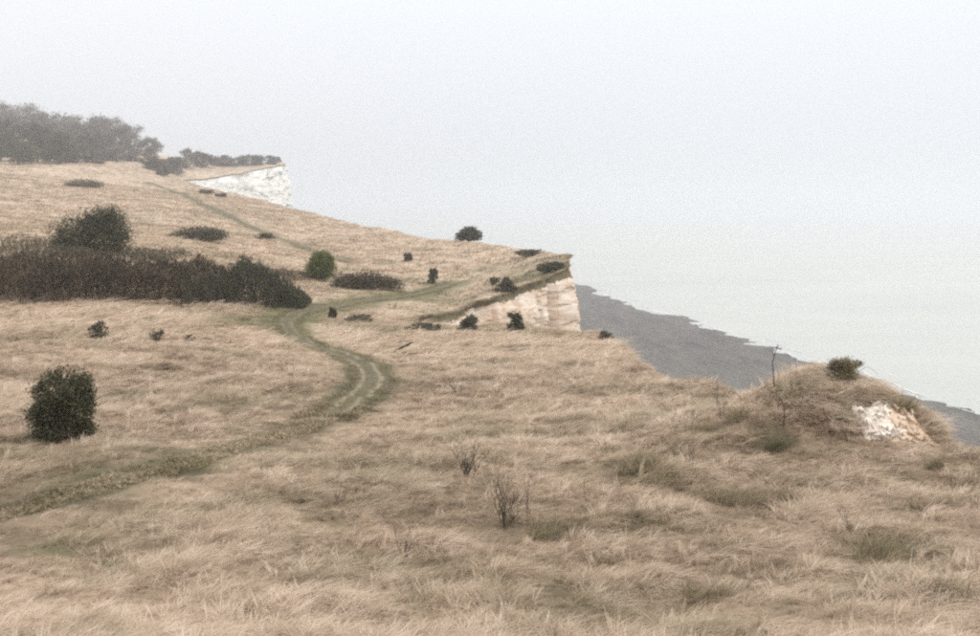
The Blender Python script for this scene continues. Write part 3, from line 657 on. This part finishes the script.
bush('shrub', 'olive scrub trailing over the turf edge of the chalk cliff', 506, 291, 30, 15, M_DULL, 316, .09, 1800, .5, .35, cat='shrub')
bush('shrub', 'thick dark scrub capping the corner of the chalk cliff', 551, 271, 30, 12, M_DULL, 317, .09, 2600, .55, .25, lobes=[(0,0,.35,.42,.3,.5),(.25,0,.4,.24,.24,.45),(-.25,0,.3,.24,.2,.35)], cat='shrub')
bush('shrub', 'low green growth along the cliff top behind the corner scrub', 530, 256, 34, 7, M_OLIVE, 318, .1, 900, .6, .3, cat='shrub')
bush('shrub', 'low brown scrub on the slumped grass beside the green track', 362, 322, 34, 8, M_OLIVE, 321, None, 700, .6, .4, cat='shrub')
bush('shrub', 'low dry scrub lining the near edge of the gully', 425, 331, 40, 9, M_OLIVE, 322, None, 900, .6, .4, cat='shrub')
bush('shrub', 'low scrub on the hillside beside the upper path', 262, 239, 26, 6, M_BROWN, 323, None, 500, .6, .3, cat='shrub')
bush('shrub', 'small dark scrub at the cliff edge, left of the white headland', 207, 194, 18, 5, M_BROWN, 324, None, 400, .6, .3, cat='shrub')
bush('shrub', 'small low scrub on the skyline under the white headland', 222, 197, 14, 4, M_BROWN, 325, None, 300, .6, .3, cat='shrub')
bush('shrub', 'tuft of scrub at the grass lip where the shingle first shows', 605, 338, 18, 8, M_OLIVE, 326, None, 500, .6, .35, cat='shrub')

# ------------------------------------------------------------------ thickets: tangled brambles and thorn
def thicket(name, label, u0, u1, v0, hpx, depth, mat, seed, n, size, up=0.9, profile=None):
    r = np.random.default_rng(seed)
    us = np.linspace(u0, u1, 9); B_ = np.array([ray_ground(a, v0 + 2 * math.sin(a * .05)) for a in us])
    org = B_[4]; o = empty(name, org); tag(o, label, 'thicket')
    t = r.random(n); px = np.interp(t, np.linspace(0, 1, 9), B_[:, 0]); py = np.interp(t, np.linspace(0, 1, 9), B_[:, 1]) + r.random(n) * depth
    hh = hpx * org[1] / F
    prof = np.interp(t, *profile) if profile else np.ones(n)
    top = hh * prof * np.clip(.92 + .22 * fbm(t * 14, py * .6, 4, seed) + .12 * fbm(t * 60, py * 2, 2, seed + 1), .1, 1.4) * np.clip(.72 + .5 * (py - np.interp(px, B_[:, 0], B_[:, 1])) / depth, .6, 1)
    pz = top * r.random(n) ** .55
    gz = ground_z(px, py)
    P = np.stack([px, py, gz + pz], -1) - org
    rn = np.clip(.45 + .45 * fbm(px / 1.4, (gz + pz) / 1.1 + py, 3, seed + 2) + .2 * r.normal(size=n), 0, 1)
    mb = MB(); ax = r.normal(size=(n, 3)) * .5; ax[:, 2] = np.abs(ax[:, 2]) + up
    mb.leaves(P, size * r.uniform(.5, 1.5, n), 0, rn, .2, ax)
    st = MB()
    for k in range(90):
        i_ = r.integers(0, n); e = P[i_]; b0 = np.array([px[i_], py[i_], gz[i_] - .1]) - org; b0[:2] += r.normal(0, .3, 2)
        e = b0 + (e - b0) * 1.0; e[2] = b0[2] + top[i_] * r.uniform(.8, 1.12)
        s = np.linspace(0, 1, 5); C = b0 + (e - b0) * s[:, None] + np.stack([.2 * np.sin(s * 3), .1 * np.sin(s * 4), 0 * s], -1)
        st.tube(C, .028 * (1 - .75 * s), 4, r.random())
    tag(obj('stems', st.mesh('stems'), M_BARK, o), kind='stuff'); tag(obj('foliage', mb.mesh('foliage'), mat, o), kind='stuff')
thicket('thicket', 'long dark brown bramble thicket crossing the left of the slope', -40, 232, 304, 44, 5.0, M_BROWN, 331, 34000, .17, profile=([0, .15, .6, .85, 1], [.98, .95, 1.0, 1.1, .8]))
thicket('thicket', 'greyish olive thicket in front of the brambles, below the dark bush', 180, 230, 306, 31, 1.6, M_DULL, 332, 6000, .12, .3)
thicket('thicket', 'nearly black thorn thicket at the right end of the brambles', 222, 305, 308, 47, 4.0, M_EVERGREEN, 333, 15000, .14, .5, profile=([0, .2, .45, .75, 1], [.9, 1.0, .85, .55, .1]))
thicket('thicket', 'low grey brown scrub along the slope behind the thorn thicket', 238, 318, 280, 16, 4.0, M_BROWN, 334, 2600, .14, .5, profile=([0, .5, 1], [.9, .8, .4]))
thicket('thicket', 'band of faded scrub between the thicket and big dark bush', -30, 170, 260, 16, 9.0, M_OLIVE, 335, 4500, .2, .8, profile=([0, .2, .6, 1], [1.2, 1.0, .5, .6]))

# ------------------------------------------------------------------ bare twiggy shrubs and dead stems in the foreground grass
def twig_shrub(name, label, u, v, wpx, hpx, n, seed, r0=.011, sub=5, cat='shrub', part='stem'):
    p = ray_ground(u, v); k = p[1] / F; w, h = wpx * k, hpx * k; r = np.random.default_rng(seed)
    o = empty(name, p); tag(o, label, cat)
    for i_ in range(n):
        mb = MB(); f = r.normal(0, .55); g = r.normal(0, .5); hh = h * r.uniform(.55, 1.0)
        e = np.array([np.clip(f, -1, 1) * w * .5, g * w * .35, hh]); s = np.linspace(0, 1, 8)
        C = np.stack([e[0] * s ** 1.3, e[1] * s ** 1.3, -.08 + (hh + .08) * s], -1); C[1:-1, :2] += r.normal(0, .02 * h, (6, 2)); C[:, :2] += r.normal(0, .06 * w, 2)
        mb.tube(C, r0 * r.uniform(.7, 1.2) * (1 - .72 * s), 5, r.random())
        for q in range(sub):
            a = r.uniform(.25, .9); i0 = int(a * 7); b0 = C[i0]; dr = np.array([r.normal(0, .6), r.normal(0, .6), r.uniform(.5, 1.1)]); dr /= np.linalg.norm(dr); ln = h * r.uniform(.1, .3)
            ss = np.linspace(0, 1, 4); mb.tube(b0 + dr * (ln * ss)[:, None] + np.array([0, 0, 1]) * (ln * .15 * ss ** 2)[:, None], r0 * .5 * (1 - .6 * ss), 4, r.random())
        obj(part, mb.mesh(part), M_TWIG, o)
    return o
twig_shrub('shrub', 'bare twiggy shrub in mid slope, the farther of two close together', 468, 478, 44, 42, 16, 341, .012, 6)
twig_shrub('shrub', 'taller bare twiggy shrub with dark upright shoots in the foreground grass', 507, 527, 52, 60, 15, 342, .010, 5)
twig_shrub('sapling', 'pair of tall thin reddish shoots beside the bare twiggy shrub', 527, 520, 18, 66, 3, 343, .007, 3, 'sapling')
twig_shrub('sapling', 'small dark bare sapling with a thin leader in the foreground', 403, 570, 34, 48, 5, 344, .009, 4, 'sapling')
twig_shrub('shrub', 'pale dead stalks standing in grass just right of the sapling shoots', 585, 500, 10, 36, 4, 345, .005, 2)
twig_shrub('shrub', 'faint bare twigs in grass beyond the bend of the track', 456, 392, 36, 18, 9, 346, .012, 4)
twig_shrub('shrub', 'dead stalks poking up from the grass left of the mound', 722, 415, 34, 34, 7, 347, .007, 3)
twig_shrub('shrub', 'dry brown stalks in the grass at the left of the twiggy shrub', 340, 505, 30, 26, 6, 348, .006, 3)

def dead_stem(name, label, u, v, pts_px, r0, seed, extra=()):
    p = ray_ground(u, v); k = p[1] / F; o = empty(name, p); tag(o, label, 'stem')
    P = np.array([(a * k, b, c * k) for a, b, c in pts_px], float); mb = MB()
    s = np.linspace(0, 1, 14); t = np.linspace(0, 1, len(P)); C = np.stack([np.interp(s, t, P[:, q]) for q in range(3)], -1)
    C[1:] += np.random.default_rng(seed).normal(0, .006, (13, 3)); mb.tube(C, r0 * (1 - .55 * s), 6, .3); obj('stalk', mb.mesh('stalk'), M_TWIG, o)
    for (i0, dx, dz) in extra:
        m2 = MB(); ss = np.linspace(0, 1, 4); b0 = C[i0]; m2.tube(b0 + np.stack([dx * k * ss, .05 * ss, dz * k * ss], -1), r0 * .6 * (1 - .5 * ss), 5, .4); obj('side_shoot', m2.mesh('side_shoot'), M_TWIG, o)
dead_stem('dead_stem', 'tall thin dark dead stem standing against the sea beside the mound', 774, 392, [(0, 0, -4), (0, 0, 12), (-1, .05, 28), (1, 0, 38), (4, 0, 47)], .022, 351, [(9, -4, 6), (11, 3, 4)])
dead_stem('dead_stem', 'dark bramble stem arching over the shaded hollow of the mound', 783, 428, [(0, 0, -4), (2, 0, 12), (1, .05, 22), (-6, 0, 32), (-16, 0, 38)], .020, 352)
dead_stem('dead_stem', 'dry reddish stalk standing in the grass left of mound', 717, 408, [(0, 0, -3), (0, 0, 10), (1, .05, 20), (0, 0, 28)], .012, 353)

# fallen branch on the slumped grass
p = ray_ground(398, 352); o = empty('fallen_branch', p); tag(o, 'short dark fallen branch lying aslant on the grass below the gully', 'branch')
mb = MB(); s = np.linspace(0, 1, 7); mb.tube(np.stack([(-.2 + 1.1 * s), .15 * np.sin(3 * s), .05 + .55 * s], -1), .09 * (1 - .45 * s), 7, .2); obj('limb', mb.mesh('limb'), M_BARK, o)
mb = MB(); mb.tube(np.stack([.45 + .35 * s, .05 - .5 * s, .35 + .12 * s], -1), .05 * (1 - .6 * s), 6, .3); obj('side_branch', mb.mesh('side_branch'), M_BARK, o)

# ------------------------------------------------------------------ darker tussocks in the foreground grass
def tussock(label, u, v, wpx, hpx, mat, seed, n=220, name='grass_tussock', sp=.9):
    p = ray_ground(u, v); k = p[1] / F; w, h = wpx * k, hpx * k; r = np.random.default_rng(seed); mb = MB(); seg = 4
    for q in range(n):
        a = r.uniform(0, 6.283); rr = w * .42 * math.sqrt(r.random()); bx, by_ = rr * math.cos(a), rr * math.sin(a) * .8
        L = h * r.uniform(.55, 1.25); el = math.radians(r.uniform(45, 85)); az = r.normal(.3, sp); s = np.linspace(0, 1, seg + 1)
        d = np.array([math.cos(az), math.sin(az), 0]); zz = float(0)
        P = np.array([bx, by_, -.08]) + d * (L * s * math.cos(el) + .35 * L * s * s)[:, None] + np.array([0, 0, 1]) * (L * s * math.sin(el) - .25 * L * s ** 2.3)[:, None]
        sd = np.cross(d, [0, 0, 1]) * math.cos(q) + np.array([0, .3, .7]) * math.sin(q); ww = .006 * r.uniform(.6, 1.4) * (1 - .9 * s ** 1.5)
        V = np.concatenate([P - sd * ww[:, None], P + sd * ww[:, None]]); i_ = np.arange(seg)
        mb.add(V, np.stack([i_, i_ + seg + 1, i_ + seg + 2, i_ + 1], -1), r.random())
    o = obj(name, mb.mesh(name), mat); o.location = p; tag(o, label, 'tussock')
tussock('dark olive tussock low in the grass near the bottom right corner', 880, 562, 70, 40, M_TUSSOCK, 361, 420)
tussock('dark green tussock in a shaded hollow below the arching bramble', 770, 452, 26, 30, M_DARKBLADE, 362, 220)
tussock('olive tussock in mid slope, upper of two right of the twiggy shrubs', 636, 468, 40, 24, M_TUSSOCK, 363, 300)
tussock('olive tussock in mid slope, lower of two right of the twiggy shrubs', 656, 488, 38, 22, M_TUSSOCK, 364, 300)
tussock('wide olive tussock on the slope below the mound', 733, 505, 56, 26, M_TUSSOCK, 365, 360)
tussock('small dark tussock right of the wide olive tussock', 781, 500, 26, 16, M_TUSSOCK, 366, 200)
tussock('small dull tussock on bare grass between shrub and cliff mound', 632, 540, 30, 20, M_TUSSOCK, 367, 220)
tussock('vivid green tuft alone in the dry grass at the lower left', 107, 572, 20, 20, M_GREENBLADE, 368, 220)
tussock('dull brown tussock near the bottom middle of the slope', 440, 585, 44, 20, M_TUSSOCK, 369, 240)
tussock('olive tussock beside the roots of the taller twiggy shrub', 548, 540, 46, 26, M_TUSSOCK, 370, 240)
tussock('olive tussock near the skyline left of the dead stalks', 700, 432, 40, 20, M_TUSSOCK, 381, 240, sp=1.3)
tussock('low dull tussock farthest up the slope toward the shingle', 612, 452, 34, 14, M_TUSSOCK, 382, 200, sp=1.3)
tussock('ragged olive tussock in the bottom right corner of the slope', 945, 600, 60, 34, M_TUSSOCK, 383, 300, sp=1.3)
tussock('brown olive tussock at the bottom of the slope, right of centre', 700, 600, 56, 26, M_TUSSOCK, 384, 260, sp=1.3)
tussock('dull tussock left of the small bare sapling', 352, 560, 44, 20, M_TUSSOCK, 385, 220, sp=1.3)
twig_shrub('shrub', 'thin bare stalks in the lower right grass above the dark olive tussock', 850, 535, 30, 34, 6, 386, .006, 3)
twig_shrub('shrub', 'cluster of fine dead stalks between the two olive tussocks and mound', 690, 470, 28, 28, 6, 387, .006, 3)
tussock('dark tussock against the base of the chalk scar', 932, 470, 22, 26, M_TUSSOCK, 371, 220)

bush('shrub', 'dark bushy tuft crowning the grassy mound on the cliff edge', 845, 375, 38, 25, M_TUSSOCK, 372, .020, 2600, .6, .45, sprays=.5, Y=31.7, sink=.12, cat='shrub', stem_mat=M_TWIG)
dead_stem('bramble_stem', 'long thin bramble arching landward from the mound top against the sea', 836, 386, [(0, 0, -3), (-8, 0, 12), (-22, .1, 20), (-38, 0, 19), (-50, 0, 12)], .008, 354)
dead_stem('bramble_stem', 'short thin bramble arching seaward from the mound top', 852, 386, [(0, 0, -3), (6, 0, 14), (16, .1, 19), (26, 0, 12)], .008, 355)
tussock('dark shaggy turf hanging above the chalk scar, seaward of the mound top', 897, 408, 44, 20, M_TUSSOCK, 373, 520, sp=1.6)
tussock('olive tuft just above and left of the chalk scar', 868, 420, 26, 18, M_TUSSOCK, 374, 260, sp=1.4)
tussock('olive tuft on the landward shoulder of the mound', 806, 400, 34, 20, M_TUSSOCK, 375, 260, sp=1.4)
tussock('dull tuft in the grass between the dead stem and skyline', 738, 420, 40, 24, M_TUSSOCK, 376, 240, sp=1.4)

# ------------------------------------------------------------------ chalk scar in the mound
def scar():
    o = empty('chalk_outcrop', SCAR_P); tag(o, 'small crumbling chalk and clay scar in the seaward side of mound', 'outcrop')
    nu, nv_ = 52, 44; a = np.linspace(-1, 1, nu)[:, None] + np.zeros((1, nv_)); b = np.linspace(-1, 1, nv_)[None] + np.zeros((nu, 1))
    for part, cx, w, cy, h, lift, mat, sd in (('clay_face', 11.55, .62, 29.25, .85, .17, M_CLAY, 3), ('chalk_face', 10.85, .55, 29.42, .78, .22, M_SCAR, 5)):
        X = cx + a * w + .10 * fbm(b * 3, a, 3, sd); Yg = cy + b * h + .12 * fbm(a * 3, b, 3, sd + 7)
        edge = np.clip(1 - np.maximum(np.abs(a), np.abs(b)) ** 4, 0, 1) ** .5
        wa = .8 * fbm(a * 3, b * 3, 2, sd); c1 = _h(np.floor(a * 4.2 + wa), np.floor(b * 5.6 - wa), sd)
        off = -.16 + (.16 + lift) * edge + edge * (.09 * c1 + .14 * fbm(a * 3, b * 3, 3, sd + 1) + .03 * fbm(a * 11, b * 11, 2, sd + 2))
        V = np.stack([X, Yg - off * .8, ground_z(X, Yg) + off * .6], -1) - SCAR_P
        i, j = np.meshgrid(np.arange(nu - 1), np.arange(nv_ - 1), indexing='ij')
        Q = np.stack([i * nv_ + j, (i + 1) * nv_ + j, (i + 1) * nv_ + j + 1, i * nv_ + j + 1], -1).reshape(-1, 4)
        obj(part, mesh_np(part, V.reshape(-1, 3), Q, {'depth': 5 + 0 * X}, False), mat, o)
    r = np.random.default_rng(9)
    import bmesh
    for k in range(11):                                          # loose chalk lumps caught on the scar
        bm = bmesh.new(); bmesh.ops.create_icosphere(bm, subdivisions=1, radius=1)
        sz = r.uniform(.03, .075)
        for vtx in bm.verts: vtx.co = Vector((vtx.co.x * sz * 1.3, vtx.co.y * sz, vtx.co.z * sz * .8)) * r.uniform(.55, 1.35)
        m_ = bpy.data.meshes.new('chalk_lump'); bm.to_mesh(m_); bm.free()
        c = obj('chalk_lump', m_, M_LUMP, o); lx, ly = r.normal(11.0, .38), r.uniform(28.7, 29.9); c.location = (lx - SCAR_P[0], ly - .16 - SCAR_P[1], float(ground_z(lx, ly)) + .13 - SCAR_P[2]); c.rotation_euler = r.uniform(0, 6, 3)
M_SCAR = chalk_mat('scar_chalk', (0.86, 0.78, 0.69), (0.68, 0.54, 0.42), 0.35); M_CLAY = chalk_mat('scar_clay', (0.70, 0.56, 0.43), (0.54, 0.39, 0.275), 0.4); M_LUMP = plain_mat('chalk_lump', (0.66, 0.59, 0.50))
scar()

# ------------------------------------------------------------------ the wood and headland scrub
def tree_meshes(seed, H, W, leaf, n, clumps):
    r = np.random.default_rng(seed); tr = MB(); s = np.linspace(0, 1, 7)
    ax = np.stack([.04 * H * np.sin(s * 2 + seed), .03 * H * np.cos(s * 3), -.3 + .62 * H * s], -1); tr.tube(ax, .028 * H * (1 - .75 * s) + .02, 7, .4)
    C = []
    for k in range(clumps):
        a = r.uniform(0, 6.283); q = math.sqrt(r.random()); zc = r.uniform(.14, .92); rad = W * .5 * q * math.sqrt(max(.05, 1 - ((zc - .52) / .46) ** 2))
        c = np.array([rad * math.cos(a), rad * math.sin(a), zc * H]); C.append((*c, *(W * r.uniform(.12, .23) * np.array([1, 1, .75]))))
        b0 = ax[min(6, int(2 + 4 * zc * r.uniform(.5, .9)))]; m_ = (b0 + c) / 2 + np.array([0, 0, .05 * H]); t = np.linspace(0, 1, 5)
        tr.tube(((1 - t) ** 2)[:, None] * b0 + (2 * t * (1 - t))[:, None] * m_ + (t ** 2)[:, None] * c, .009 * H * (1 - .75 * t) + .01, 5, r.random())
    P = lobe_points(n, C, seed, .5, .4); cr = MB()
    cr.leaves(P, leaf * r.uniform(.5, 1.5, len(P)), 0, np.clip(.5 + .5 * fbm(P[:, 0] / 2.5, P[:, 2] / 2.5 + P[:, 1] / 3, 2, seed) + .2 * r.normal(size=len(P)), 0, 1), .4)
    return tr.mesh('trunk'), cr.mesh('crown')
TREES = {}
for k, (H, W, lf, n, cl) in enumerate([(20, 17, .34, 9500, 44), (18, 15, .34, 8600, 40), (22, 19, .34, 10500, 48), (16, 16, .36, 9000, 40)]):
    TREES[k] = tree_meshes(401 + k, H, W, lf, n, cl) + (H,)
def put_tree(label, u, Y, hpx, k, mat, rz, wide=1.0, group='trees of the wood on the skyline'):
    p = at(u, Y); o = empty('tree', p, rz); tag(o, label, 'tree', group); tm, cm, H = TREES[k]; sc = hpx * Y / F / H; o.scale = (sc * wide, sc * wide, sc)
    for nm, me_, mt in (('trunk', tm, M_BARK), ('crown', cm, mat)):
        c = bpy.data.objects.new(nm, me_); COL.objects.link(c); c.parent = o
        if not me_.materials: me_.materials.append(mt)
        c.material_slots[0].link = 'OBJECT'; c.material_slots[0].material = mt
WOOD = [('tall bare grey tree at the left edge, back of the wood', -4, 600, 50, 0), ('tall grey tree topping the wood, next to the left edge', 22, 590, 51, 2),
 ('broad grey winter tree in the back row, third from left', 46, 585, 46, 1), ('rounded grey brown winter tree in middle of the wood', 70, 580, 42, 0),
 ('bushy grey tree right of the middle of the wood', 90, 575, 41, 3), ('wide crowned grey tree near the right end of wood', 110, 570, 40, 2),
 ('grey tree at the shoulder where the wood steps down', 129, 572, 35, 1), ('small rounded tree ending the wood on the skyline', 150, 575, 22, 3),
 ('brown tree filling the front of the wood at middle', 80, 520, 32, 1), ('low spreading brown tree in front of the grey trees', 104, 530, 28, 3)]
for q, (lb, u, Y, hp, k) in enumerate(WOOD): put_tree(lb, u, Y, hp, k, M_WOODHAZED if q < 8 else M_WOODGREY, q * 1.7, 1.1)
for q, (lb, u, Y, hp, k, mt) in enumerate([('dark evergreen tree in front of the wood at left edge', 2, 440, 44, 0, M_EVERGREEN), ('dark olive evergreen tree, tallest in front of the wood', 38, 445, 40, 2, M_EVERGREEN),
  ('dull green evergreen tree ending the dark front row', 57, 435, 32, 3, M_EVERGREEN), ('low yellow green tree among the dark front trees', 32, 425, 20, 1, M_BRIGHT), ('shaggy low evergreen at the foot of the front trees', 18, 420, 24, 3, M_EVERGREEN)]):
    put_tree(lb, u, Y, hp, k, mt, 2 + q * 2.1, 1.1, 'dark trees in front of the wood')
HEAD = [('broad brown scrub clump below the lone end tree', 152, 500, 30, 15), ('dense brown scrub where the headland meets the hill', 172, 520, 34, 18), ('scrub dome at the highest point of the headland', 186, 560, 30, 21),
 ('brown scrub just right of the headland high point', 204, 580, 30, 16), ('long low scrub in middle of the headland top', 224, 600, 34, 13), ('brown scrub along the headland, third from its tip', 242, 615, 28, 12),
 ('rounded scrub near the tip of the white headland', 256, 625, 26, 13), ('last scrub clump on the tip of white headland', 272, 640, 20, 10), ('low dark scrub at the right foot of the wood', 90, 470, 34, 12), ('low grey scrub between wood and open hillside', 66, 455, 30, 12)]
HEAD += [('brown undergrowth under the left end of the wood', 10, 480, 50, 16), ('brown undergrowth under the wood beside the front evergreens', 48, 490, 44, 17), ('undergrowth filling the middle of the wood edge', 78, 500, 44, 18),
 ('undergrowth below the right half of the wood', 108, 510, 40, 17), ('thin undergrowth under the last tall trees of the wood', 130, 530, 30, 13), ('ragged scrub at the seaward end of the upper path', 162, 470, 20, 8)]
for q, (lb, u, Y, w, h) in enumerate(HEAD):
    bush('scrub', lb, u, 0, w, h, M_WOODGREY if q % 3 else M_BROWN, 420 + q, .34, 1900, .5, .35, Y=Y, cat='scrub', group='scrub on the far headland', sprays=0)
# ------------------------------------------------------------------ haze
def haze_box():
    B = 9500.0; z0, z1 = SEA_Z - 4.0, 75.0
    V = [(-B, -B, z0), (B, -B, z0), (B, B, z0), (-B, B, z0), (-B, -B, z1), (B, -B, z1), (B, B, z1), (-B, B, z1)]
    Fq = np.array([[3, 2, 1, 0], [4, 5, 6, 7], [0, 1, 5, 4], [1, 2, 6, 5], [2, 3, 7, 6], [3, 0, 4, 7]])
    m = bpy.data.materials.new('haze_air'); m.use_nodes = True; n, l = m.node_tree.nodes, m.node_tree.links
    n.remove(n['Principled BSDF']); pv = n.new('ShaderNodeVolumePrincipled')
    pv.inputs['Color'].default_value = (0.96, 0.97, 0.99, 1); pv.inputs['Density'].default_value = HAZE_DENSITY
    pv.inputs['Density Attribute'].default_value = ''; pv.inputs['Temperature Attribute'].default_value = ''
    pv.inputs['Anisotropy'].default_value = 0.7      # fog scatters mostly forward
    l.new(pv.outputs[0], n['Material Output'].inputs['Volume'])
    try: m.cycles.homogeneous_volume = True
    except Exception: pass
    tag(obj('haze', mesh_np('haze', V, Fq), m), 'pale sea haze veiling the far shore', 'haze', kind='stuff')
haze_box()
